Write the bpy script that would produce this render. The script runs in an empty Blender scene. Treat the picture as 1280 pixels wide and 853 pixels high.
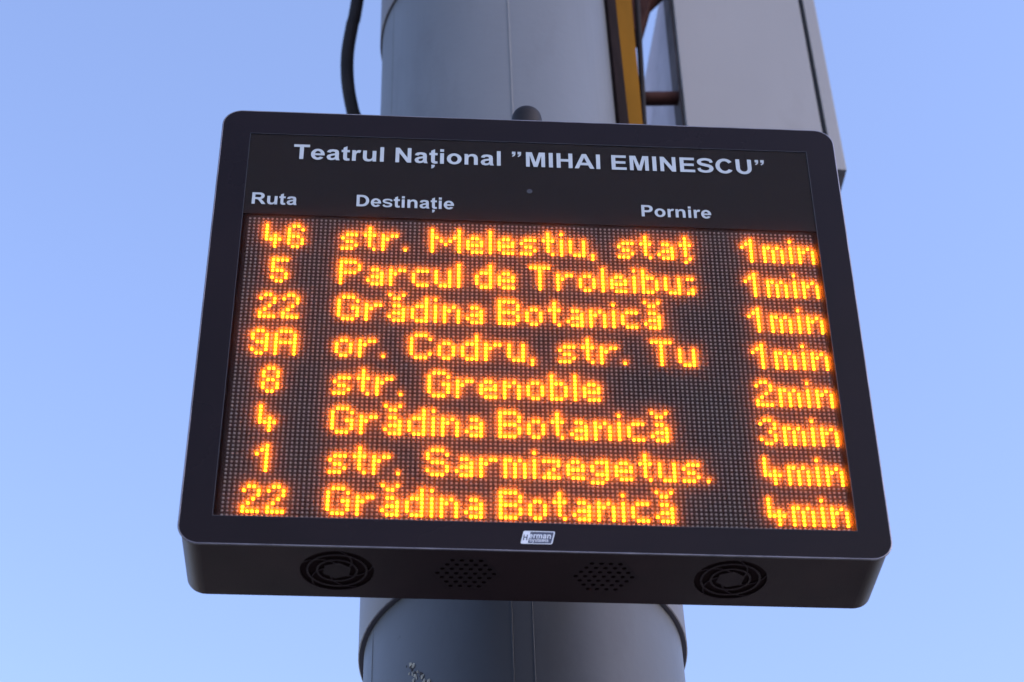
import bpy, bmesh, math, random
from mathutils import Vector, Matrix
from mathutils.geometry import tessellate_polygon

random.seed(7)
S = bpy.context.scene
COL = S.collection
PI = math.pi
MM = 0.001

# ---------------------------------------------------------------- camera
cam_d = bpy.data.cameras.new('camera')
cam = bpy.data.objects.new('camera', cam_d)
COL.objects.link(cam)
cam_d.sensor_width = 36.0
cam_d.lens = 2480.0 / 1280.0 * 36.0
cam_d.clip_start = 0.05
cam_d.clip_end = 3000.0
cam_d.dof.use_dof = True
cam_d.dof.focus_distance = 2.27
cam_d.dof.aperture_fstop = 7.1
S.camera = cam

# camera axes: the pole's vanishing point gives the world's up as the camera sees it
_z = Vector((543 - 640, 2476.5, -2480.0)).normalized()
_y = Vector((0, 0, -1.0)); _y = (_y - _z * _y.dot(_z)).normalized()
_x = _y.cross(_z)
CR = Matrix((_x, _y, _z))
cam.matrix_world = Matrix.Translation((0, 0, 1.6)) @ CR.to_4x4()

# ---------------------------------------------------------------- world, sun, exposure
SUN_EL, SUN_AZ = math.radians(27), math.radians(118)      # azimuth clockwise from +Y (the viewing direction)
W = bpy.data.worlds.new('World'); S.world = W; W.use_nodes = True
wn = W.node_tree
bgn = wn.nodes['Background']
sky = wn.nodes.new('ShaderNodeTexSky'); sky.sky_type = 'NISHITA'
sky.sun_disc = False
sky.sun_elevation = SUN_EL
sky.sun_rotation = SUN_AZ
sky.air_density = 1.0; sky.dust_density = 0.6; sky.ozone_density = 1.0
tint = wn.nodes.new('ShaderNodeMix'); tint.data_type = 'RGBA'; tint.blend_type = 'MULTIPLY'
tint.inputs[0].default_value = 1.0
SKY_TINT = (1.07, 0.975, 1.10, 1)
tint.inputs[7].default_value = SKY_TINT
wn.links.new(sky.outputs[0], tint.inputs[6]); wn.links.new(tint.outputs[2], bgn.inputs[0])
bgn.inputs[1].default_value = 0.15

sun_d = bpy.data.lights.new('sun', 'SUN'); sun_d.energy = 0.15; sun_d.angle = math.radians(40); sun_d.color = (1.0, 0.93, 0.88)
sun = bpy.data.objects.new('sun', sun_d); COL.objects.link(sun)
sd = Vector((math.sin(SUN_AZ) * math.cos(SUN_EL), math.cos(SUN_AZ) * math.cos(SUN_EL), math.sin(SUN_EL)))
sun.rotation_euler = sd.to_track_quat('Z', 'Y').to_euler()
S.view_settings.view_transform = 'Standard'
S.view_settings.look = 'None'
S.view_settings.exposure = 1.5
S.view_settings.gamma = 1.0
S.render.engine = 'CYCLES'
S.cycles.use_denoising = True
S.cycles.sample_clamp_indirect = 6.0
S.cycles.max_bounces = 8
S.cycles.denoising_prefilter = 'ACCURATE'

# ---------------------------------------------------------------- materials
def mat(name, color, rough=0.5, metal=0.0, spec=0.5, var=0.0, scale=20.0, bump=0.0, bscale=200.0, dirt=None, dscale=6.0, damt=0.5, rvar=0.0, stretch=None):
    m = bpy.data.materials.new(name); m.use_nodes = True
    n = m.node_tree; b = n.nodes['Principled BSDF']
    b.inputs['Roughness'].default_value = rough
    b.inputs['Metallic'].default_value = metal
    b.inputs['Specular IOR Level'].default_value = spec
    c4 = (*color, 1)
    b.inputs['Base Color'].default_value = c4
    tc = n.nodes.new('ShaderNodeTexCoord')
    mp = n.nodes.new('ShaderNodeMapping'); n.links.new(tc.outputs['Object'], mp.inputs[0])
    if stretch: mp.inputs['Scale'].default_value = stretch
    last = None
    if var > 0:
        t = n.nodes.new('ShaderNodeTexNoise'); t.inputs['Scale'].default_value = scale; t.inputs['Detail'].default_value = 6
        n.links.new(mp.outputs[0], t.inputs['Vector'])
        r = n.nodes.new('ShaderNodeValToRGB')
        r.color_ramp.elements[0].position = 0.3; r.color_ramp.elements[1].position = 0.7
        r.color_ramp.elements[0].color = tuple(max(0, c * (1 - var)) for c in color) + (1,)
        r.color_ramp.elements[1].color = tuple(min(1, c * (1 + var)) for c in color) + (1,)
        n.links.new(t.outputs['Fac'], r.inputs[0]); last = r.outputs[0]
    if dirt:
        t = n.nodes.new('ShaderNodeTexNoise'); t.inputs['Scale'].default_value = dscale; t.inputs['Detail'].default_value = 10
        t.inputs['Roughness'].default_value = 0.7
        n.links.new(mp.outputs[0], t.inputs['Vector'])
        r = n.nodes.new('ShaderNodeValToRGB')
        r.color_ramp.elements[0].position = 0.56; r.color_ramp.elements[1].position = 0.72
        r.color_ramp.elements[0].color = (0, 0, 0, 1); r.color_ramp.elements[1].color = (damt, damt, damt, 1)
        n.links.new(t.outputs['Fac'], r.inputs[0])
        mx = n.nodes.new('ShaderNodeMix'); mx.data_type = 'RGBA'
        n.links.new(r.outputs[0], mx.inputs[0])
        if last: n.links.new(last, mx.inputs[6])
        else: mx.inputs[6].default_value = c4
        mx.inputs[7].default_value = (*dirt, 1)
        last = mx.outputs[2]
    if last: n.links.new(last, b.inputs['Base Color'])
    if rvar > 0:
        t = n.nodes.new('ShaderNodeTexNoise'); t.inputs['Scale'].default_value = scale * 0.7; t.inputs['Detail'].default_value = 8
        n.links.new(mp.outputs[0], t.inputs['Vector'])
        mr = n.nodes.new('ShaderNodeMapRange'); mr.inputs[1].default_value = 0.3; mr.inputs[2].default_value = 0.7
        mr.inputs[3].default_value = max(0.02, rough - rvar); mr.inputs[4].default_value = min(1, rough + rvar)
        n.links.new(t.outputs['Fac'], mr.inputs[0]); n.links.new(mr.outputs[0], b.inputs['Roughness'])
    if bump > 0:
        t = n.nodes.new('ShaderNodeTexNoise'); t.inputs['Scale'].default_value = bscale; t.inputs['Detail'].default_value = 4
        n.links.new(tc.outputs['Object'], t.inputs['Vector'])
        bp = n.nodes.new('ShaderNodeBump'); bp.inputs['Strength'].default_value = bump; bp.inputs['Distance'].default_value = 0.001
        n.links.new(t.outputs['Fac'], bp.inputs['Height']); n.links.new(bp.outputs[0], b.inputs['Normal'])
    return m

M_housing = mat('housing_black_powder_coat', (0.038, 0.019, 0.020), rough=0.5, spec=0.18, var=0.25, scale=9, bump=0.25, bscale=900, dirt=(0.035, 0.03, 0.03), dscale=30, damt=0.35)
M_under = mat('grille_black', (0.036, 0.019, 0.020), rough=0.55, spec=0.2, var=0.2, scale=14, bump=0.2, bscale=900)
M_inside = mat('inside_black', (0.030, 0.017, 0.016), rough=0.9, spec=0.05)
M_bezel = mat('bezel_black_print', (0.0085, 0.0045, 0.0058), rough=0.32, spec=0.10, var=0.2, scale=6, rvar=0.1, dirt=(0.05, 0.05, 0.055), dscale=220, damt=0.0)
M_rim = mat('rim_grey_edge', (0.17, 0.16, 0.185), rough=0.35, metal=0.6, var=0.35, scale=30)
M_seal = mat('window_edge_line', (0.026, 0.025, 0.033), rough=0.4, var=0.3, scale=25)
M_header = mat('header_black_print', (0.0065, 0.003, 0.003), rough=0.7, spec=0.2, var=0.15, scale=8)
M_print = mat('white_print', (0.38, 0.44, 0.50), rough=0.6, spec=0.3, var=0.06, scale=60)
M_mask = mat('led_mask_black', (0.020, 0.011, 0.010), rough=0.9, spec=0.05, var=0.25, scale=40, bump=0.4, bscale=1500)
M_led_off = mat('led_off_lens', (0.27, 0.235, 0.23), rough=0.5, spec=0.5, var=0.15, scale=300)
M_badge_w = mat('badge_silver', (0.55, 0.60, 0.68), rough=0.4, var=0.08, scale=120)
M_badge_n = mat('badge_navy', (0.035, 0.045, 0.085), rough=0.45, var=0.15, scale=120)
M_dome = mat('dome_dark_plastic', (0.013, 0.011, 0.012), rough=0.6, spec=0.2, var=0.2, scale=40)
M_cable = mat('black_rubber', (0.009, 0.0065, 0.0065), rough=0.7, spec=0.15, var=0.4, scale=18, bump=0.4, bscale=160)
M_yellow = mat('ochre_yellow_paint', (0.23, 0.105, 0.010), rough=0.75, spec=0.08, var=0.22, scale=10, dirt=(0.09, 0.035, 0.01), dscale=14, damt=0.6, bump=0.3, bscale=90, stretch=(1, 1, 0.25))
M_rust = mat('red_brown_oxide', (0.045, 0.020, 0.018), rough=0.85, spec=0.1, var=0.5, scale=25, bump=0.6, bscale=120)
M_edge_shade = mat('edge_shade_black', (0.011, 0.007, 0.007), rough=0.9, spec=0.04, var=0.3, scale=14)  # near-black for the strip that stands in for the pole's edge shade
M_cab = mat('cabinet_grey_paint', (0.225, 0.22, 0.22), rough=0.5, var=0.05, scale=5, dirt=(0.17, 0.155, 0.15), dscale=9, damt=0.30, bump=0.15, bscale=400, stretch=(1, 1, 0.35))
M_cab_side = mat('cabinet_side_metal', (0.36, 0.33, 0.38), rough=0.55, spec=0.2, var=0.25, scale=6, dirt=(0.09, 0.06, 0.06), dscale=7, damt=0.8, rvar=0.1)
M_flange = mat('flange_dull_brown', (0.085, 0.07, 0.072), rough=0.7, spec=0.1, var=0.4, scale=12)
M_gasket = mat('door_gap_gasket', (0.008, 0.008, 0.010), rough=0.8)
M_steel = mat('galvanised_bracket', (0.25, 0.25, 0.26), rough=0.5, metal=0.6, var=0.2, scale=30)

def pole_mat():
    m = mat('pole_grey_paint', (0.118, 0.126, 0.136), rough=0.45, spec=0.25, var=0.13, scale=5, dirt=(0.085, 0.085, 0.09), dscale=8, damt=0.5, bump=0.25, bscale=60, stretch=(1, 1, 0.3), rvar=0.08)
    n = m.node_tree; b = n.nodes['Principled BSDF']
    # small chips of bare pale primer with a dark rim
    src = b.inputs['Base Color'].links[0].from_socket
    tc = n.nodes.new('ShaderNodeTexCoord')
    t = n.nodes.new('ShaderNodeTexNoise'); t.inputs['Scale'].default_value = 55; t.inputs['Detail'].default_value = 9; t.inputs['Roughness'].default_value = 0.65
    n.links.new(tc.outputs['Object'], t.inputs['Vector'])
    r = n.nodes.new('ShaderNodeValToRGB')
    e = r.color_ramp.elements
    e[0].position = 0.70; e[0].color = (0, 0, 0, 1); e[1].position = 0.745; e[1].color = (1, 1, 1, 1)
    n.links.new(t.outputs['Fac'], r.inputs[0])
    mx = n.nodes.new('ShaderNodeMix'); mx.data_type = 'RGBA'
    n.links.new(r.outputs[0], mx.inputs[0]); n.links.new(src, mx.inputs[6]); mx.inputs[7].default_value = (0.06, 0.06, 0.065, 1)
    n.links.new(mx.outputs[2], b.inputs['Base Color'])
    return m
M_pole = pole_mat()
M_collar = mat('collar_grey_paint', (0.125, 0.12, 0.14), rough=0.45, var=0.1, scale=8, dirt=(0.09, 0.09, 0.09), dscale=12, damt=0.4)
M_scrape = mat('bare_scrape', (0.42, 0.40, 0.33), rough=0.8, var=0.5, scale=120, bump=0.6, bscale=400)
M_scrape_dark = mat('scrape_dark_rim', (0.055, 0.05, 0.052), rough=0.9, var=0.4, scale=90)  # dark flakes rimming the pale scrape
M_ground = mat('pavement_slabs', (0.15, 0.13, 0.115), rough=0.9, var=0.3, scale=3, bump=0.5, bscale=60)

LED_RGB = (20.0, 3.1, 0.03)
def led_on():
    m = bpy.data.materials.new('led_on_amber'); m.use_nodes = True
    n = m.node_tree; b = n.nodes['Principled BSDF']
    b.inputs['Base Color'].default_value = (0.5, 0.3, 0.1, 1)
    b.inputs['Emission Color'].default_value = (1.0, LED_RGB[1] / LED_RGB[0], LED_RGB[2] / LED_RGB[0], 1)
    b.inputs['Emission Strength'].default_value = LED_RGB[0]
    return m
M_led_on = led_on()

def pane_film():
    # window face: mostly clear, with scatter added to give the lit LEDs a halo
    m = bpy.data.materials.new('window_halo_face'); m.use_nodes = True
    n = m.node_tree; n.nodes.clear()
    out = n.nodes.new('ShaderNodeOutputMaterial')
    tr = n.nodes.new('ShaderNodeBsdfTransparent'); tr.inputs[0].default_value = (0.97, 0.97, 0.97, 1)
    tl = n.nodes.new('ShaderNodeBsdfTranslucent'); tl.inputs[0].default_value = (1, 1, 1, 1)
    gl = n.nodes.new('ShaderNodeBsdfGlossy'); gl.inputs['Roughness'].default_value = 0.25; gl.inputs[0].default_value = (1, 1, 1, 1)
    fr = n.nodes.new('ShaderNodeFresnel'); fr.inputs[0].default_value = 1.08
    m1 = n.nodes.new('ShaderNodeMixShader'); m1.inputs[0].default_value = 0.225
    m2 = n.nodes.new('ShaderNodeMixShader')
    n.links.new(tr.outputs[0], m1.inputs[1]); n.links.new(tl.outputs[0], m1.inputs[2])
    n.links.new(fr.outputs[0], m2.inputs[0]); n.links.new(m1.outputs[0], m2.inputs[1]); n.links.new(gl.outputs[0], m2.inputs[2])
    n.links.new(m2.outputs[0], out.inputs[0])
    c = bpy.data.materials.new('window_clear_body'); c.use_nodes = True
    n = c.node_tree; n.nodes.clear()
    out = n.nodes.new('ShaderNodeOutputMaterial'); tr = n.nodes.new('ShaderNodeBsdfTransparent')
    n.links.new(tr.outputs[0], out.inputs[0])
    return m, c
M_film, M_clear = pane_film()

# ---------------------------------------------------------------- helpers
def link(name, bm, m, parent=None, smooth=False, frame=None):
    me = bpy.data.meshes.new(name)
    bm.normal_update(); bm.to_mesh(me); bm.free()
    for x in (m if isinstance(m, (list, tuple)) else [m]): me.materials.append(x)
    if smooth: me.polygons.foreach_set('use_smooth', [True] * len(me.polygons))
    o = bpy.data.objects.new(name, me); COL.objects.link(o)
    if parent: o.parent = parent
    return o

def empty(name, loc, rot=None):
    o = bpy.data.objects.new(name, None); COL.objects.link(o)
    o.empty_display_size = 0.1
    if rot is not None: o.matrix_world = Matrix.Translation(loc) @ rot.to_4x4()
    else: o.location = loc
    return o

def tag(o, label=None, cat=None, group=None, kind=None):
    if label: o['label'] = label
    if cat: o['category'] = cat
    if group: o['group'] = group
    if kind: o['kind'] = kind
    return o

def box(bm, x0, x1, y0, y1, z0, z1, xf=None, bevel=0.0):
    vs = [Vector((x, y, z)) for z in (z0, z1) for y in (y0, y1) for x in (x0, x1)]
    if xf: vs = [xf @ v for v in vs]
    v = [bm.verts.new(p) for p in vs]
    fs = [bm.faces.new([v[i] for i in q]) for q in ((0, 2, 3, 1), (4, 5, 7, 6), (0, 1, 5, 4), (2, 6, 7, 3), (0, 4, 6, 2), (1, 3, 7, 5))]
    if bevel:
        es = list({e for f in fs for e in f.edges})
        bmesh.ops.bevel(bm, geom=es, offset=bevel, segments=2, affect='EDGES', profile=0.6)
    return v

def rrect(x0, x1, y0, y1, r, n=8):
    pts = []
    for cx, cy, a0 in ((x1 - r, y0 + r, -90), (x1 - r, y1 - r, 0), (x0 + r, y1 - r, 90), (x0 + r, y0 + r, 180)):
        for i in range(n + 1):
            a = math.radians(a0 + 90 * i / n)
            pts.append((cx + r * math.cos(a), cy + r * math.sin(a)))
    return pts

def plate(bm, outer, holes, z0, z1, xf=None, mi=0):
    """A flat plate with holes: 2D outline in mm, thickness z0..z1 in mm."""
    loops = [list(outer)] + [list(h) for h in holes]
    tri = tessellate_polygon([[Vector((p[0], p[1], 0)) for p in lp] for lp in loops])
    flat = [p for lp in loops for p in lp]
    T = (lambda v: xf @ v) if xf else (lambda v: v)
    a = [bm.verts.new(T(Vector((p[0] * MM, p[1] * MM, z0 * MM)))) for p in flat]
    b = [bm.verts.new(T(Vector((p[0] * MM, p[1] * MM, z1 * MM)))) for p in flat]
    def area(t):
        (x0_, y0_), (x1_, y1_), (x2_, y2_) = (flat[i] for i in t)
        return (x1_ - x0_) * (y2_ - y0_) - (x2_ - x0_) * (y1_ - y0_)
    for t in tri:
        if abs(area(t)) < 1e-9: continue
        if area(t) < 0: t = (t[0], t[2], t[1])
        try:
            f = bm.faces.new([b[i] for i in t]); f.material_index = mi
            f = bm.faces.new([a[i] for i in reversed(t)]); f.material_index = mi
        except ValueError: pass
    k = 0
    for lp in loops:
        n = len(lp)
        for i in range(n):
            j = (i + 1) % n
            try:
                f = bm.faces.new((a[k + i], a[k + j], b[k + j], b[k + i])); f.material_index = mi
            except ValueError: pass
        k += n
    return a, b

def circ(cx, cy, r, n=24, a0=0.0, ry=None):
    return [(cx + r * math.cos(a0 + 2 * PI * i / n), cy + (ry or r) * math.sin(a0 + 2 * PI * i / n)) for i in range(n)]

def tube(bm, pts, r, n=10, cap=True):
    pts = [Vector(p) for p in pts]
    rings = []
    up = Vector((0.3, 0.9, 0.1)).normalized()
    for i, p in enumerate(pts):
        d = (pts[min(i + 1, len(pts) - 1)] - pts[max(i - 1, 0)]).normalized()
        s = d.cross(up).normalized(); t = d.cross(s).normalized(); up = -t if (-t).dot(up) > 0 else t
        rings.append([bm.verts.new(p + (s * math.cos(2 * PI * k / n) + t * math.sin(2 * PI * k / n)) * r) for k in range(n)])
    for a, b in zip(rings, rings[1:]):
        for k in range(n): bm.faces.new((a[k], a[(k + 1) % n], b[(k + 1) % n], b[k]))
    if cap: bm.faces.new(rings[0][::-1]); bm.faces.new(rings[-1])

def spline(P, n=12):
    P = [Vector(p) for p in P]; Q = [P[0] * 2 - P[1]] + P + [P[-1] * 2 - P[-2]]
    out = []
    for i in range(1, len(Q) - 2):
        a, b, c, d = Q[i - 1:i + 3]
        for k in range(n):
            t = k / n
            out.append(0.5 * (2 * b + (c - a) * t + (2 * a - 5 * b + 4 * c - d) * t * t + (3 * b - a - 3 * c + d) * t ** 3))
    return out + [P[-1]]

# ================================================================ GROUND
bm = bmesh.new()
n = 24; ring = []
for R_ in (0.0, 3, 12, 60, 300, 1200):
    ring.append([bm.verts.new((R_ * math.cos(2 * PI * k / n), R_ * math.sin(2 * PI * k / n), 0)) for k in range(n)] if R_ else [bm.verts.new((0, 0, 0))])
for k in range(n): bm.faces.new((ring[0][0], ring[1][k], ring[1][(k + 1) % n]))
for a, b in zip(ring[1:], ring[2:]):
    for k in range(n): bm.faces.new((a[k], b[k], b[(k + 1) % n], a[(k + 1) % n]))
tag(link('ground', bm, M_ground), kind='structure')

# ================================================================ POLE
PX, PY, PR = -0.0018, 2.00, 0.1953
def lathe(bm, prof, n=96, cx=0.0, cy=0.0):
    rings = [[bm.verts.new((cx + r * math.cos(2 * PI * k / n), cy + r * math.sin(2 * PI * k / n), z)) for k in range(n)] for r, z in prof]
    for a, b in zip(rings, rings[1:]):
        for k in range(n): bm.faces.new((a[k], a[(k + 1) % n], b[(k + 1) % n], b[k]))
    return rings
pole = tag(empty('steel_pole', (PX, PY, 0)), 'thick round grey steel pole behind the departure board', 'pole')
bm = bmesh.new()
rg = lathe(bm, [(PR, 0.03), (PR, 6.4), (PR - 0.006, 6.406)])
bm.faces.new(rg[-1])
link('shaft', bm, M_pole, pole, smooth=True)
bm = bmesh.new()
rg = lathe(bm, [(PR + 0.12, 0.0), (PR + 0.12, 0.03), (PR - 0.005, 0.031)], n=48)
bm.faces.new(rg[0][::-1])
link('base_flange', bm, M_steel, pole)
def collar(z0, z1, dr=0.0068, m=None):
    bm = bmesh.new()
    e = 0.0012
    lathe(bm, [(PR - 0.001, z0 + 0.0005), (PR + dr - e, z0), (PR + dr, z0 + e), (PR + dr, z1 - e), (PR + dr - e, z1), (PR - 0.001, z1 - 0.0005)])
    o = link('collar', bm, m or M_collar, pole, smooth=False)
    for p in o.data.polygons: p.use_smooth = abs(p.normal.z) < 0.3
    return o
collar(3.044, 3.42)
collar(4.295, 4.75, 0.0040)
def seam(az_deg, z0, z1, w, h):
    # weld seam: slim raised bead at the azimuth seen from the camera
    a = math.radians(az_deg)
    # point of the front surface with that azimuth from the origin
    dx, dy = math.sin(a), math.cos(a)
    b_ = dx * PX + dy * PY; c_ = PX * PX + PY * PY - PR * PR
    t = b_ - math.sqrt(b_ * b_ - c_)
    ang = math.atan2(dy * t - PY, dx * t - PX)
    bm = bmesh.new(); rows = []
    nseg = int((z1 - z0) / 0.02)
    for i in range(nseg + 1):
        z = z0 + (z1 - z0) * i / nseg
        wj = w * random.uniform(0.85, 1.15); hj = h * random.uniform(0.8, 1.2)
        row = []
        for q in (-1, -0.4, 0.4, 1):
            aa = ang + q * wj / 2 / PR
            rr = PR + (hj if abs(q) < 0.5 else -0.0003)
            row.append(bm.verts.new((rr * math.cos(aa), rr * math.sin(aa), z)))
        rows.append(row)
    for a_, b_2 in zip(rows, rows[1:]):
        for k in range(3): bm.faces.new((a_[k], a_[k + 1], b_2[k + 1], b_2[k]))
    return link('weld_seam', bm, M_pole, pole, smooth=True)
seam(0.43, 3.42, 6.3, 0.0045, 0.0010)
seam(-0.40, 0.1, 3.04, 0.0022, 0.0005)
seam(0.35, 0.1, 3.04, 0.0022, 0.0005)
seam(-5.15, 3.42, 4.29, 0.0022, 0.0005)
seam(-5.35, 0.1, 3.04, 0.0030, 0.0006)
# scrape marks left on the lower paint: irregular flakes lying on the surface
def flakes(name, cx_az, z, dz, daz, count, m, size, off):
    bm = bmesh.new()
    for i in range(count):
        t = i / max(1, count - 1)
        az = math.radians(cx_az + daz * t + random.gauss(0, 0.05)); zz = z + dz * t + random.gauss(0, 0.0035)
        dx, dy = math.sin(az), math.cos(az)
        b_ = dx * PX + dy * PY; c_ = PX * PX + PY * PY - PR * PR
        tt = b_ - math.sqrt(b_ * b_ - c_)
        ang = math.atan2(dy * tt - PY, dx * tt - PX)
        k = random.randint(5, 7); s = size * random.uniform(0.4, 1.2); ro = random.uniform(0, 6)
        vs = []
        for q in range(k):
            a = ro + 2 * PI * q / k; r = s * random.uniform(0.5, 1.1)
            du, dv = r * math.cos(a), r * math.sin(a) * 1.5
            vs.append(bm.verts.new(((PR + off) * math.cos(ang + du / PR), (PR + off) * math.sin(ang + du / PR), zz + dv)))
        c = sum((v.co for v in vs), Vector()) / k
        cv = bm.verts.new(c + Vector((math.cos(ang), math.sin(ang), 0)) * 0.0003)
        for q in range(k): bm.faces.new((cv, vs[q], vs[(q + 1) % k]))
        off += 0.000004
    return tag(link(name, bm, m, pole), kind='stuff')
flakes('paint_scrape', -4.10, 2.938, -0.055, 1.0, 13, M_scrape_dark, 0.0030, 0.0002)
flakes('paint_scrape', -4.02, 2.934, -0.052, 0.95, 34, M_scrape, 0.0026, 0.0006)

# ================================================================ DEPARTURE BOARD (frame: mm from the first LED; x right, y up, z to the viewer)
ORG = Vector(((-0.288611, 1.471537, 3.284417)))
BR = Matrix(((0.9963532, 0.0226887, 0.0822522), (0.0844635, -0.1257013, -0.988466), (-0.0120878, 0.9918087, -0.1271593)))
board = tag(empty('departure_board', ORG, BR), 'black electronic departure board with amber LED text, fixed in front of the grey pole', 'departure board')

X0, X1, Y0, Y1, RC = -42.5, 677.5, -433.0, 163.5, 23.0
ZF, ZB = 5.0, -94.0
WX0, WX1, WY0, WY1 = -9.0, 643.3, -399.5, 127.3

# housing: side walls (all but the straight bottom run), back plate
i_ = 3.0
bx0, bx1, by0, by1, br = X0 + i_, X1 - i_, Y0 + 1.0, Y1 - i_, RC - 2
out = rrect(bx0, bx1, by0, by1, br, 10)
inn = rrect(bx0 + 2, bx1 - 2, by0 + 2, by1 - 2, br - 2, 10)
bm = bmesh.new()
# the wall as a C that leaves the straight bottom open: start at bottom right arc, end at bottom left arc
wall = out[0:] + inn[::-1]
plate(bm, wall, [], ZB, ZF - 3.2)
hs = link('housing', bm, M_housing, board)
for p in hs.data.polygons: p.use_smooth = True
hs.data.set_sharp_from_angle(angle=math.radians(35))
bm = bmesh.new(); plate(bm, rrect(bx0 + 1, bx1 - 1, by0 + 1, by1 - 1, br - 1, 10), [], ZB - 2, ZB - 0.01)
link('back_plate', bm, M_housing, board)

# bottom plate with four openings; plate space: u = x, v = z(depth), thickness along y
bottom_xf = Matrix(((1, 0, 0), (0, 0, 1), (0, 1, 0))).to_4x4()      # (u,v,w) -> (x=u, y=w, z=v)
FAN = [(116.3, -42.5), (517.2, -42.3)]
SPK = [(246.6, -42.0), (387.4, -42.0)]
fan_r = 38.0
def hexagon(cx, cy, r): return circ(cx, cy, r, 6)
bm = bmesh.new()
plate(bm, [(bx0 + br, ZB + 0.02), (bx1 - br, ZB + 0.02), (bx1 - br, ZF - 3.22), (bx0 + br, ZF - 3.22)],
      [circ(c[0], c[1], fan_r, 48) for c in FAN] + [hexagon(c[0], c[1], 36) for c in SPK], by0 + 0.05, by0 + 2.0, bottom_xf)
link('underside_plate', bm, M_housing, board)
for c in FAN:
    bm = bmesh.new(); R0 = fan_r
    lay = [0.0]
    def ann(r0, r1, n=48, a0=0.0, a1=2 * PI):
        z = by0 + 0.1 + lay[0]; lay[0] += 0.06
        if a1 - a0 > 6.28:
            plate(bm, circ(c[0], c[1], r1, n), [circ(c[0], c[1], r0, n)[::-1]], z, z + 1.3, bottom_xf)
    ann(R0 * 0.985, R0 * 1.02)
    ann(R0 * 0.76, R0 * 0.82); ann(R0 * 0.50, R0 * 0.56)
    z = by0 + 0.1 + lay[0]; lay[0] += 0.06
    plate(bm, circ(c[0], c[1], R0 * 0.40, 6, 0.4), [], z, z + 1.3, bottom_xf)
    for k in range(5):
        L = []; Rr = []
        for i in range(11):
            t = i / 10; r = R0 * (0.33 + 0.68 * t); a = 0.4 + 2 * PI * k / 5 + 1.15 * t
            w = 1.05 / r
            L.append((c[0] + r * math.cos(a - w), c[1] + r * math.sin(a - w))); Rr.append((c[0] + r * math.cos(a + w), c[1] + r * math.sin(a + w)))
        z = by0 + 0.1 + lay[0]; lay[0] += 0.06
        plate(bm, L + Rr[::-1], [], z, z + 1.2, bottom_xf)
    tag(link('fan_grille', bm, M_under, board), 'round vent grille with spiral ribs on the underside')
for c in SPK:
    bm = bmesh.new(); hl = []
    for r in range(-3, 4):
        cnt = 7 - abs(r)
        for k in range(cnt):
            hl.append(circ(c[0] + (k - (cnt - 1) / 2) * 9.6, c[1] - r * 8.3, 2.55, 10))
    plate(bm, hexagon(c[0], c[1], 35.98), hl, by0 + 0.12, by0 + 1.6, bottom_xf)
    tag(link('speaker_grille', bm, M_under, board), 'hexagon of round sound holes on the underside')
# black inner box right above the grilles so the openings look into a real dark interior
bm = bmesh.new(); plate(bm, [(bx0 + br + 2, ZB + 2.5), (bx1 - br - 2, ZB + 2.5), (bx1 - br - 2, -6), (bx0 + br + 2, -6)], [], by0 + 2.6, by0 + 4.6, bottom_xf)
link('inner_tray', bm, M_inside, board)

# front: grey edge rim, black bezel, window
def ring_tube(bm, pts, r, z, n=8):
    """closed tube round a 2D outline (mm)"""
    N = len(pts); rings = []
    for i, p in enumerate(pts):
        a = Vector(pts[i - 1]); b = Vector(pts[(i + 1) % N]); d = (b - a).normalized(); nn = Vector((d.y, -d.x))
        rings.append([bm.verts.new(((p[0] + nn.x * r * math.cos(q)) * MM, (p[1] + nn.y * r * math.cos(q)) * MM, (z + r * math.sin(q)) * MM)) for q in [2 * PI * k / n for k in range(n)]])
    for i in range(N):
        a, b = rings[i], rings[(i + 1) % N]
        for k in range(n): bm.faces.new((a[k], a[(k + 1) % n], b[(k + 1) % n], b[k]))
bm = bmesh.new()
ring_tube(bm, rrect(X0 + 1.1, X1 - 1.1, Y0 + 1.1, Y1 - 1.1, RC - 1.1, 12), 1.1, ZF - 1.4)
tag(link('front_rim', bm, M_rim, board, smooth=True), 'thin grey rounded edge round the black front')
bm = bmesh.new()
plate(bm, rrect(X0 + 1.5, X1 - 1.5, Y0 + 1.5, Y1 - 1.5, RC - 1.5, 12), [[(WX0, WY0), (WX1, WY0), (WX1, WY1), (WX0, WY1)][::-1]], 1.8, ZF - 0.5)
link('bezel', bm, M_bezel, board)
bm = bmesh.new(); e = 0.45
plate(bm, [(WX0, WY0), (WX1, WY0), (WX1, WY1), (WX0, WY1)], [[(WX0 + e, WY0 + e), (WX1 - e, WY0 + e), (WX1 - e, WY1 - e), (WX0 + e, WY1 - e)][::-1]], 2.2, ZF - 0.42)
link('window_edge', bm, M_seal, board)
ZW = ZF - 0.55
bm = bmesh.new()
plate(bm, [(WX0 + e, WY0 + e), (WX1 - e, WY0 + e), (WX1 - e, WY1 - e), (WX0 + e, WY1 - e)], [], ZW - 0.8, ZW)
for f in bm.faces:
    f.normal_update(); f.material_index = 0 if f.calc_center_median().z > (ZW - 0.1) * MM else 1
link('window_pane', bm, [M_film, M_clear], board)
# printed header behind the pane
bm = bmesh.new(); plate(bm, [(WX0 + 0.5, 4.2), (WX1 - 0.5, 4.2), (WX1 - 0.5, WY1 - 0.5), (WX0 + 0.5, WY1 - 0.5)], [], 1.0, 3.4)
hd = link('header_panel', bm, M_header, board)

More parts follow.
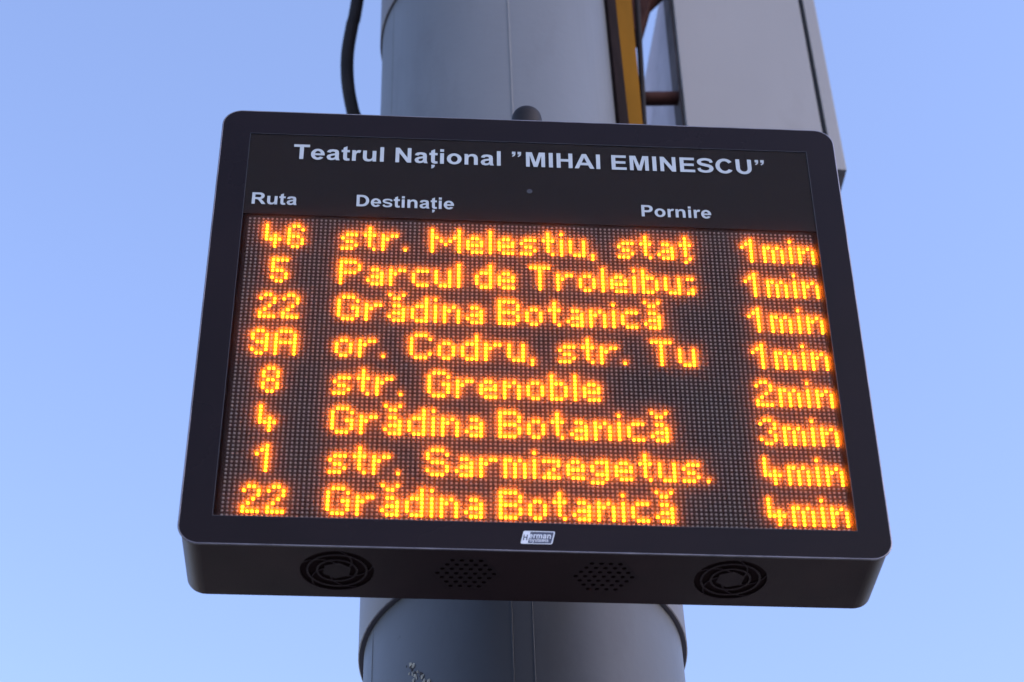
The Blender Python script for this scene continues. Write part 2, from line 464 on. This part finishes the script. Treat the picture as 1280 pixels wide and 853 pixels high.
# ---- bold sans lettering (outlines in 1/1000 em, cap height 716)
def arc(cx, cy, rx, ry, a0, a1, n=10):
    return [(cx + rx * math.cos(math.radians(a0 + (a1 - a0) * i / n)), cy + ry * math.sin(math.radians(a0 + (a1 - a0) * i / n))) for i in range(n + 1)]
def rect(x0, y0, x1, y1): return [(x0, y0), (x1, y0), (x1, y1), (x0, y1)]
def stroke(P, w):
    """smooth stroke of width w (a number or one per point)"""
    pts = spline([(p[0], p[1], 0) for p in P], 6); N = len(pts)
    L, Rr = [], []
    for i, p in enumerate(pts):
        d = (pts[min(i + 1, N - 1)] - pts[max(i - 1, 0)]).normalized()
        t = i / (N - 1) * (len(w) - 1); k = min(int(t), len(w) - 2); ww = (w[k] + (w[k + 1] - w[k]) * (t - k)) / 2
        L.append((p.x - d.y * ww, p.y + d.x * ww)); Rr.append((p.x + d.y * ww, p.y - d.x * ww))
    return ('strip', L, Rr)
quote = [(64, 716), (190, 716), (190, 612), (170, 530), (90, 462), (62, 500), (112, 545), (124, 590), (64, 590)]
t_low = [(310, 519), (310, 410), (216, 410), (216, 165), (226, 118), (262, 103), (305, 114), (317, 8), (220, -12), (130, 15), (88, 72), (79, 170), (79, 410), (16, 410), (16, 519), (79, 519), (79, 622), (216, 703), (216, 519)]
n_low = [(66, 0), (66, 519), (194, 519), (194, 445), (245, 500), (300, 526), (370, 531), (450, 510), (510, 455), (540, 380), (545, 320), (545, 0), (408, 0), (408, 270), (403, 350), (375, 408), (310, 424), (250, 402), (212, 350), (203, 240), (203, 0)]
u_low = [(611 - x, 519 - y) for x, y in n_low]
a_low = [(174, 362), (50, 383), (75, 455), (140, 512), (265, 531), (400, 510), (462, 455), (480, 350), (478, 160), (488, 70), (514, 0), (378, 0), (364, 55), (300, 6), (205, -12), (92, 28), (38, 140), (75, 235), (180, 295), (345, 332), (335, 398), (268, 424), (205, 408)]
a_hole = [(345, 240), (343, 160), (312, 112), (245, 88), (198, 102), (175, 145), (190, 190), (250, 218)]
e_shape = arc(279, 259, 244, 271, 357, 30, 26)[::-1]
e_poly = arc(279, 259, 244, 271, 0, 325, 26) + arc(279, 259, 112, 165, 318, 0, 24)
GL = {
 ' ': (278, []), 'I': (278, [[rect(68, 0, 213, 716)]]),
 'T': (611, [[[(234, 0), (378, 0), (378, 595), (590, 595), (590, 716), (21, 716), (21, 595), (234, 595)]]]),
 'E': (667, [[[(73, 0), (617, 0), (617, 122), (217, 122), (217, 305), (582, 305), (582, 424), (217, 424), (217, 595), (604, 595), (604, 716), (73, 716)]]]),
 'H': (722, [[[(73, 0), (218, 0), (218, 313), (505, 313), (505, 0), (649, 0), (649, 716), (505, 716), (505, 434), (218, 434), (218, 716), (73, 716)]]]),
 'M': (833, [[[(71, 0), (205, 0), (205, 564), (347, 0), (486, 0), (628, 564), (628, 0), (762, 0), (762, 716), (545, 716), (417, 228), (287, 716), (71, 716)]]]),
 'N': (722, [[[(73, 0), (208, 0), (208, 467), (496, 0), (641, 0), (641, 716), (507, 716), (507, 238), (214, 716), (73, 716)]]]),
 'A': (722, [[[(0, 0), (153, 0), (212, 163), (499, 163), (561, 0), (719, 0), (432, 716), (279, 716)], [(257, 284), (355, 549), (453, 284)]]]),
 'D': (722, [[[(73, 0), (337, 0)] + arc(350, 358, 324, 358, -85, 85, 14) + [(337, 716), (73, 716)], [(217, 121), (310, 121)] + arc(320, 358, 206, 237, -85, 85, 12) + [(310, 595), (217, 595)]]]),
 'P': (667, [[[(73, 0), (217, 0), (217, 270), (390, 270)] + arc(400, 493, 225, 223, -85, 85, 12) + [(390, 716), (73, 716)], [(217, 391), (370, 391)] + arc(378, 493, 98, 102, -85, 85, 8) + [(370, 595), (217, 595)]]]),
 'R': (722, [[[(73, 0), (217, 0), (217, 299), (300, 299), (370, 270), (430, 180), (546, 0), (720, 0), (600, 190), (500, 305)] + arc(440, 510, 215, 206, -60, 85, 10) + [(420, 716), (73, 716)], [(217, 413), (390, 413)] + arc(400, 504, 105, 91, -85, 85, 8) + [(390, 595), (217, 595)]]]),
 'U': (722, [[[(72, 716), (72, 300)] + arc(359, 280, 287, 292, 180, 360, 16) + [(646, 716), (501, 716), (501, 280)] + arc(359, 270, 142, 158, 0, -180, 12) + [(217, 716)]]]),
 'C': (722, [[arc(378, 358, 332, 370, 36, 326, 32) + arc(378, 358, 182, 246, 322, 34, 28)]]),
 'S': (667, [[stroke([(560, 505), (520, 615), (335, 665), (165, 615), (112, 520), (170, 430), (340, 375), (500, 320), (555, 215), (500, 105), (335, 52), (150, 100), (92, 215)], [110, 128, 112, 130, 146, 140, 136, 140, 150, 134, 112, 128, 118])]]),
 'e': (556, [[e_poly], [rect(140, 213, 523, 304)]]),
 'a': (556, [[a_low, a_hole]]), 't': (333, [[t_low]]), 'n': (611, [[n_low]]), 'u': (611, [[u_low]]),
 'ț': (333, [[t_low], [[(95, -70), (215, -70), (212, -150), (160, -225), (98, -245), (85, -212), (135, -165), (95, -165)]]]),
 'r': (389, [[[(66, 0), (66, 519), (194, 519), (194, 445), (235, 505), (290, 531), (340, 531), (388, 512), (345, 393), (290, 408), (235, 388), (206, 310), (203, 160), (203, 0)]]]),
 'l': (278, [[rect(72, 0, 209, 716)]]), 'i': (278, [[rect(72, 0, 209, 519)], [rect(72, 589, 209, 716)]]),
 'o': (611, [[circ(305, 259, 265, 28, 0, 271), circ(305, 259, 124, 24, 0, 158)[::-1]]]),
 's': (556, [[stroke([(475, 375), (435, 455), (290, 482), (155, 450), (100, 380), (150, 305), (290, 262), (420, 215), (450, 145), (400, 68), (270, 38), (130, 70), (88, 150)], [92, 100, 90, 104, 112, 108, 106, 108, 112, 104, 90, 100, 92])]]),
 '”': (500, [[quote], [[(x + 206, y) for x, y in quote]]]),
 'm': (889, [[[(62, 0), (62, 519), (188, 519), (188, 448), (260, 515), (340, 531), (420, 515), (480, 445), (550, 512), (640, 531), (760, 500), (820, 410), (827, 320), (827, 0), (690, 0), (690, 290), (675, 390), (610, 424), (540, 390), (513, 300), (513, 0), (376, 0), (376, 290), (362, 390), (296, 424), (226, 390), (199, 290), (199, 0)]]]),
 'y': (556, [[[(7, 519), (152, 519), (276, 152), (396, 519), (538, 519), (330, -50), (290, -140), (240, -190), (150, -214), (50, -203), (38, -96), (110, -106), (170, -90), (205, -10)]]]),
}
def lettering(name, text, x, y, cap, z, parent, m, width=None, thick=0.12, shear=0.0):
    s = cap / 716.0
    adv = sum(GL[c][0] for c in text) * s
    sx = s * (width / adv) if width else s
    bm = bmesh.new(); cx = x; k = 0
    for ch in text:
        w, polys = GL[ch]
        for lp in polys:
            zz = z + 0.012 * k; k = (k + 1) % 2
            if lp[0][0] == 'strip':
                A, B = ([(cx + p[0] * sx + p[1] * s * shear, y + p[1] * s) for p in q] for q in lp[0][1:])
                va = [bm.verts.new((p[0] * MM, p[1] * MM, (zz + thick) * MM)) for p in A]
                vb = [bm.verts.new((p[0] * MM, p[1] * MM, (zz + thick) * MM)) for p in B]
                for i in range(len(A) - 1): bm.faces.new((va[i], vb[i], vb[i + 1], va[i + 1]))
                continue
            loops = [[(cx + p[0] * sx + p[1] * s * shear, y + p[1] * s) for p in l] for l in lp]
            plate(bm, loops[0], loops[1:], zz, zz + thick)
        cx += w * sx
    o = link(name, bm, m, parent)
    return o
ZL = ZW + 0.03
o = lettering('title_lettering', 'Teatrul Național ”MIHAI EMINESCU”', 42.2, 88.6, 22.8, ZL, board, M_print, 552)
o = lettering('column_heading', 'Ruta', -1.6, 17.6, 17.2, ZL, board, M_print, 53.4); o['label'] = 'white heading Ruta over the first column'
o = lettering('column_heading', 'Destinație', 116.4, 18.9, 17.2, ZL, board, M_print, 113); o['label'] = 'white heading Destinație over the middle column'
o = lettering('column_heading', 'Pornire', 441.2, 17.7, 17.2, ZL, board, M_print, 82.5); o['label'] = 'white heading Pornire over the last column'
# little light sensor under the title
bm = bmesh.new(); plate(bm, circ(315.1, 50.3, 3.2, 20), [], ZW, ZW + 0.25); link('light_sensor', bm, M_seal, board)

# maker's badge
bm = bmesh.new()
def para(x0, x1, y0, y1, sh, r=1.6):
    return [(px + (py - y0) * sh, py) for px, py in rrect(x0, x1, y0, y1, r, 4)]
ZBZ = ZF - 0.5
plate(bm, para(299.4, 331.2, -424.0, -408.9, 0.23), [], ZBZ, ZBZ + 0.35)
badge = tag(link('maker_badge', bm, M_badge_w, board), 'small slanted silver and navy maker badge under the screen')
bm = bmesh.new(); plate(bm, para(306.8, 330.3, -423.1, -409.9, 0.23, 1.0), [], ZBZ + 0.36, ZBZ + 0.5)
link('badge_field', bm, M_badge_n, badge)
lettering('badge_lettering', 'H', 301.3, -420.0, 6.6, ZBZ + 0.4, badge, M_badge_n, 5.4, 0.1, 0.15)
lettering('badge_lettering', 'erman', 307.7, -417.6, 6.4, ZBZ + 0.55, badge, M_badge_w, 22.6, 0.1, 0.12)
lettering('badge_lettering', 'systems', 308.2, -421.6, 3.9, ZBZ + 0.55, badge, M_badge_w, 19.5, 0.1, 0.0)

# ---- LED matrix: 128 x 80 LEDs, 5 mm pitch, in four modules
P = 5.0
bm = bmesh.new(); plate(bm, [(-6, -398.6), (641, -398.6), (641, 3.6), (-6, 3.6)], [], -6.0, -3.2)
matrix = tag(link('led_matrix', bm, M_inside, board), 'amber dot matrix screen with eight rows of departures')
for cx in (0, 64):
    for cy in (0, 40):
        bm = bmesh.new()
        plate(bm, [((cx - 0.5) * P + 0.15, -(cy + 39.5) * P + 0.2), ((cx + 63.5) * P - 0.15, -(cy + 39.5) * P + 0.2), ((cx + 63.5) * P - 0.15, -(cy - 0.5) * P - 0.2), ((cx - 0.5) * P + 0.15, -(cy - 0.5) * P - 0.2)], [], -3.1, 1.38)
        link('led_module', bm, M_mask, matrix)

F = {
 '0': ".##.|#..#|#..#|#..#|#..#|#..#|.##.", '1': "..#|.##|#.#|..#|..#|..#|..#", '2': ".##.|#..#|...#|..#.|.#..|#...|####",
 '3': ".##.|#..#|...#|..#.|...#|#..#|.##.", '4': "#...|#...|#...|#.#.|####|..#.|..#.",
 '5': "####|#...|#...|###.|...#|#..#|.##.", '6': ".##.|#..#|#...|###.|#..#|#..#|.##.", '8': ".##.|#..#|#..#|.##.|#..#|#..#|.##.",
 '9': ".##.|#..#|#..#|.###|...#|#..#|.##.", 'A': ".###.|#...#|#...#|#####|#...#|#...#|#...#",
 'M': "#.....#|#.....#|##...##|#.#.#.#|#..#..#|#.....#|#.....#", 'P': "####.|#...#|#...#|####.|#....|#....|#....",
 'T': "#####|..#..|..#..|..#..|..#..|..#..|..#..", 'G': ".###.|#...#|#....|#..##|#...#|#...#|.###.",
 'B': "####.|#...#|#...#|####.|#...#|#...#|####.", 'C': ".###.|#...#|#....|#....|#....|#...#|.###.",
 'S': ".###.|#...#|#....|.###.|....#|#...#|.###.",
 'a': "||.##.|...#|.###|#..#|.###", 'ă': "||.##.|...#|.###|#..#|.###", 'b': "#...|#...|###.|#..#|#..#|#..#|###.",
 'c': "||.###|#...|#...|#...|.###", 'd': "...#|...#|.###|#..#|#..#|#..#|.###", 'e': "||.##.|#..#|####|#...|.###",
 'g': "||.###|#..#|#..#|.###|...#|###.", 'i': "#||#|#|#|#|#", 'l': "#|#|#|#|#|#|#",
 'm': "||##.#.|#.#.#|#.#.#|#.#.#|#.#.#", 'n': "||#.#.|##.#|#..#|#..#|#..#", 'o': "||.##.|#..#|#..#|#..#|.##.",
 'r': "||#.##|##..|#...|#...|#...", 's': "||.###|#...|.##.|...#|###.", 't': ".#.|.#.|###|.#.|.#.|.#.|..#",
 'ţ': ".#.|.#.|###|.#.|.#.|.#.|..#|.#.", 'u': "||#..#|#..#|#..#|#..#|.###", 'z': "||####|...#|..#.|.#..|####",
 '.': "||||||#", ',': "||||||#|#", '|': "||##|||.#|##",
}
LINES = [
 [(4, '46'), (21, 'str.'), (41, 'Melestiu,'), (83, 'staţ'), (111, '1'), (116, 'min')],
 [(6, '5'), (21, 'Parcul'), (51, 'de'), (63, 'Troleibu|'), (111, '1'), (116, 'min')],
 [(4, '22'), (21, 'Grădina'), (56, 'Botanică'), (111, '1'), (116, 'min')],
 [(3, '9A'), (21, 'or.'), (37, 'Codru,'), (69, 'str.'), (89, 'Tu'), (111, '1'), (116, 'min')],
 [(6, '8'), (21, 'str.'), (41, 'Grenoble'), (111, '2'), (116, 'min')],
 [(6, '4'), (21, 'Grădina'), (56, 'Botanică'), (111, '3'), (116, 'min')],
 [(6, '1'), (21, 'str.'), (41, 'Sarmizegetus.'), (111, '4'), (116, 'min')],
 [(4, '22'), (21, 'Grădina'), (56, 'Botanică'), (111, '4'), (116, 'min')],
]
# one LED lens: low dome
def lens(bm, x, y, r=1.40, h=1.15, n=8):
    z = 1.4; y -= 1.7
    rings = []
    for rr, hh in ((r, 0.0), (r * 0.92, h * 0.55), (r * 0.55, h * 0.92)):
        rings.append([bm.verts.new(((x + rr * math.cos(2 * PI * (k + .5) / n)) * MM, (y + rr * math.sin(2 * PI * (k + .5) / n)) * MM, (z + hh) * MM)) for k in range(n)])
    for a, b in zip(rings, rings[1:]):
        for k in range(n): bm.faces.new((a[k], a[(k + 1) % n], b[(k + 1) % n], b[k]))
    bm.faces.new(rings[-1])
lit = set()
glyph_mesh = {}
for li, words in enumerate(LINES):
    for c0, word in words:
        col = c0
        for ch in word:
            rows = F['|' if ch == '|' else ch].split('|')
            if ch == '|': rows = ["", "", "##", "", "", ".#", "##"]
            dots = [(c, r) for r, s in enumerate(rows) for c, v in enumerate(s) if v == '#']
            if ch == 'ă': dots += [(0, -1), (3, -1), (1, 0), (2, 0)]
            wd = {'i': 1, 'l': 1, '.': 1, ',': 1, '|': 2}.get(ch) or max(len(s) for s in rows)
            base_row = li * 10 + 2
            for c, r in dots: lit.add((col + c, base_row + r))
            if ch not in glyph_mesh:
                bm = bmesh.new()
                for c, r in dots: lens(bm, c * P, -r * P)
                me = bpy.data.meshes.new('lit_character'); bm.normal_update(); bm.to_mesh(me); bm.free()
                me.materials.append(M_led_on); me.polygons.foreach_set('use_smooth', [True] * len(me.polygons))
                glyph_mesh[ch] = me
            nm = 'lit_digit' if ch.isdigit() else ('lit_punctuation' if ch in '.,' else 'lit_letter')
            o = bpy.data.objects.new(nm, glyph_mesh[ch]); COL.objects.link(o); o.parent = matrix
            o.location = (col * P * MM, -base_row * P * MM, 0)
            if ch != '|': o['label'] = 'amber dot matrix character ' + {'.': 'full stop', ',': 'comma'}.get(ch, ch)
            col += wd + 1
bm = bmesh.new()
for c in range(128):
    for r in range(80):
        if (c, r) not in lit: lens(bm, c * P, -r * P, 1.40, 1.1, 6)
tag(link('unlit_leds', bm, M_led_off, matrix), 'rows of small unlit grey brown LEDs', kind='stuff')

# antenna dome on the top of the housing
bm = bmesh.new()
n = 32; rings = []
for rr, hh in [(18.5, 0), (18.5, 30), (18.2, 33)] + [(17.9 * math.cos(a), 34 + 15 * math.sin(a)) for a in [math.radians(q) for q in (8, 20, 33, 46, 60, 74, 84)]]:
    rings.append([bm.verts.new(((315.5 + rr * math.cos(2 * PI * k / n)) * MM, (by1 + hh) * MM, (-26 + rr * math.sin(2 * PI * k / n)) * MM)) for k in range(n)])
for a, b in zip(rings, rings[1:]):
    for k in range(n): bm.faces.new((a[(k + 1) % n], a[k], b[k], b[(k + 1) % n]))
bm.faces.new(rings[-1][::-1])
tag(link('antenna_dome', bm, M_dome, board, smooth=True), 'small dark domed antenna on the top edge')

# bracket that carries the board on the pole (hidden behind it)
inv = (Matrix.Translation(ORG) @ BR.to_4x4()).inverted()
bm = bmesh.new()
for zc in (3.10, 3.34):
    for sx in (-0.07, 0.07):
        # a short steel arm from the back plate to the pole, in world space, then into the board's frame
        back = Matrix.Translation(ORG) @ BR.to_4x4() @ Vector((0.3175 + sx, (zc - 3.284) / 0.992 , (ZB - 2) * MM))
        box(bm, back.x - 0.015, back.x + 0.015, back.y - 0.001, PY - math.sqrt(PR * PR - (abs(back.x - PX)) ** 2) + 0.006, zc - 0.02, zc + 0.02, inv)
tag(link('mounting_bracket', bm, M_steel, board), 'steel arms holding the board to the pole')

# ================================================================ CABINET
yaw, lean = math.radians(7.4), 0.022
cab_rot = Matrix.Rotation(lean, 3, 'Y') @ Matrix.Rotation(yaw, 3, 'Z')
cab = tag(empty('control_cabinet', (0.304, 2.10, 4.11), cab_rot), 'grey metal box hanging high beside the pole, partly hidden behind the board', 'cabinet')
CW, CD, CH = 0.2625, 0.42, 0.59
bm = bmesh.new()
box(bm, 0.0, CW, 0.012, CD, 0, CH)
for f in bm.faces:
    f.normal_update()
    if f.normal.x < -0.5: f.material_index = 1
link('body', bm, [M_cab, M_cab_side], cab)
bm = bmesh.new(); box(bm, 0.0005, CW - 0.0300, 0, 0.0115, 0.004, CH - 0.004, bevel=0.0015)
link('door', bm, M_cab, cab)
bm = bmesh.new(); box(bm, CW - 0.0300, CW - 0.0215, 0.006, 0.0118, 0.0, CH)
link('door_gasket', bm, M_gasket, cab)
bm = bmesh.new(); box(bm, CW - 0.0215, CW, 0, 0.0115, 0, CH, bevel=0.001)
link('frame_lip', bm, M_cab, cab)
# red-brown arms from the pole to the cabinet
ci = cab.matrix_world.inverted() if False else (Matrix.Translation((0.304, 2.10, 4.11)) @ cab_rot.to_4x4()).inverted()
def arm(z0, z1, y0, y1, xl, xr):
    bm = bmesh.new(); box(bm, xl, xr, y0, y1, z0, z1, ci, bevel=0.003)
    return tag(link('support_arm', bm, M_rust, cab), 'red brown steel arm between pole and box')
bm = bmesh.new(); tube(bm, spline([ci @ Vector(p) for p in ((0.13, 2.11, 4.292), (0.20, 2.115, 4.293), (0.255, 2.12, 4.296), (0.311, 2.125, 4.300))], 6), 0.0125, 14)
tag(link('support_arm', bm, M_rust, cab, smooth=True), 'lower round red brown arm')
# upper gusset: a tapered plate hanging from a higher arm
bm = bmesh.new()
G_ = [(0.215, 4.48), (0.239, 4.455), (0.248, 4.455), (0.274, 4.56), (0.318, 4.62), (0.318, 4.68), (0.12, 4.68), (0.12, 4.60)]
fr_ = [bm.verts.new(ci @ Vector((x, 2.09, z))) for x, z in G_]; bk_ = [bm.verts.new(ci @ Vector((x, 2.13, z))) for x, z in G_]
bm.faces.new(fr_); bm.faces.new(bk_[::-1])
for k in range(8): bm.faces.new((fr_[k], bk_[k], bk_[(k + 1) % 8], fr_[(k + 1) % 8]))
bmesh.ops.recalc_face_normals(bm, faces=bm.faces[:])
tag(link('support_arm', bm, M_rust, cab), 'upper red brown arm with a tapered gusset')
bm = bmesh.new(); box(bm, -0.004, -0.0002, 0.010, 0.060, 0.002, CH - 0.002, bevel=0.001)
tag(link('side_flange', bm, M_flange, cab), 'dull brown grey flange along the front left edge')

# ================================================================ YELLOW STRIP, CABLES
def lean_strip(name, az0, az1, y, depth, z0, z1, m, lean_=0.0166, zref=4.16):
    x0, x1 = y * math.tan(math.radians(az0)), y * math.tan(math.radians(az1))
    bm = bmesh.new(); v = []
    for z in (z0, z1):
        dx = (z - zref) * lean_
        v.append([(x0 + dx, y, z), (x1 + dx, y, z), (x1 + dx, y + depth, z), (x0 + dx, y + depth, z)])
    vs = [[bm.verts.new(p) for p in r] for r in v]
    bm.faces.new(vs[0][::-1]); bm.faces.new(vs[1])
    for k in range(4): bm.faces.new((vs[0][k], vs[0][(k + 1) % 4], vs[1][(k + 1) % 4], vs[1][k]))
    bmesh.ops.bevel(bm, geom=bm.edges[:], offset=0.0012, segments=2, affect='EDGES')
    return bm
strip = tag(empty('yellow_strip', (0.21, 2.03, 0.0)), 'ochre yellow flat bar running up the right edge of the grey pole', 'bar')
def to_local(bm, o):
    bmesh.ops.translate(bm, verts=bm.verts, vec=-o.location)
bm = lean_strip('yellow_bar', 5.58, 6.36, 2.03, 0.012, 3.2, 5.6, M_yellow); to_local(bm, strip)
link('yellow_bar', bm, M_yellow, strip)
bm = bmesh.new(); rows = []  # dark strip moulded to the pole, added in place of its edge shade
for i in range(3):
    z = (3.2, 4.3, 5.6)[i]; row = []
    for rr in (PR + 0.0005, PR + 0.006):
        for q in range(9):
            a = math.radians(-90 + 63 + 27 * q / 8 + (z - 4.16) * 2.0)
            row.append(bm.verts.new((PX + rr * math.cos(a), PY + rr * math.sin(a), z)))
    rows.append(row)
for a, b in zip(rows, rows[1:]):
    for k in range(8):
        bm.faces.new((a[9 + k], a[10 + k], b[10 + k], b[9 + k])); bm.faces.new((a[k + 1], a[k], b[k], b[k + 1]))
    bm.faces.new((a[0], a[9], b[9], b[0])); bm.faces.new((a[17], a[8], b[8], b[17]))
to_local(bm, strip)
tag(link('pole_edge_shade', bm, M_edge_shade, strip), 'black strip standing for the shade on the right edge of the pole')

bm = bmesh.new()
pts = [(0.2297 + 0.048 * (z - 4.18) + 0.002 * math.sin(z * 5), 2.055, z) for z in [3.2 + 0.13 * i for i in range(18)]]
tube(bm, spline(pts, 4), 0.0052, 8)
tag(link('thin_cable', bm, M_cable, smooth=True), 'thin black cable right beside the yellow bar', 'cable')

# thick cable on the left, bowing out from the pole
cy_ = 2.03
def cpt(az, z, y=cy_): return (y * math.tan(math.radians(az)), y, z)
def zel(az, el, y=cy_): return 1.6 + y / math.cos(math.radians(az)) * math.tan(math.radians(el))
C = [(-0.16, 1.80, 3.0), (-0.215, 1.96, 3.65), cpt(-6.45, zel(-6.45, 50.6)), cpt(-6.93, zel(-6.93, 51.6)), cpt(-7.22, zel(-7.2, 52.4)), cpt(-7.30, zel(-7.3, 53.2)), cpt(-7.15, zel(-7.15, 54.0)), cpt(-6.95, zel(-6.95, 54.75)), cpt(-6.2, 4.95), (-0.20, 2.02, 5.3)]
bm = bmesh.new(); tube(bm, spline([(-0.175, 1.90, 3.25)] + C[1:], 10), 0.0112, 12)
tag(link('thick_cable', bm, M_cable, smooth=True), 'thick black cable bowing out to the left of the grey pole', 'cable')
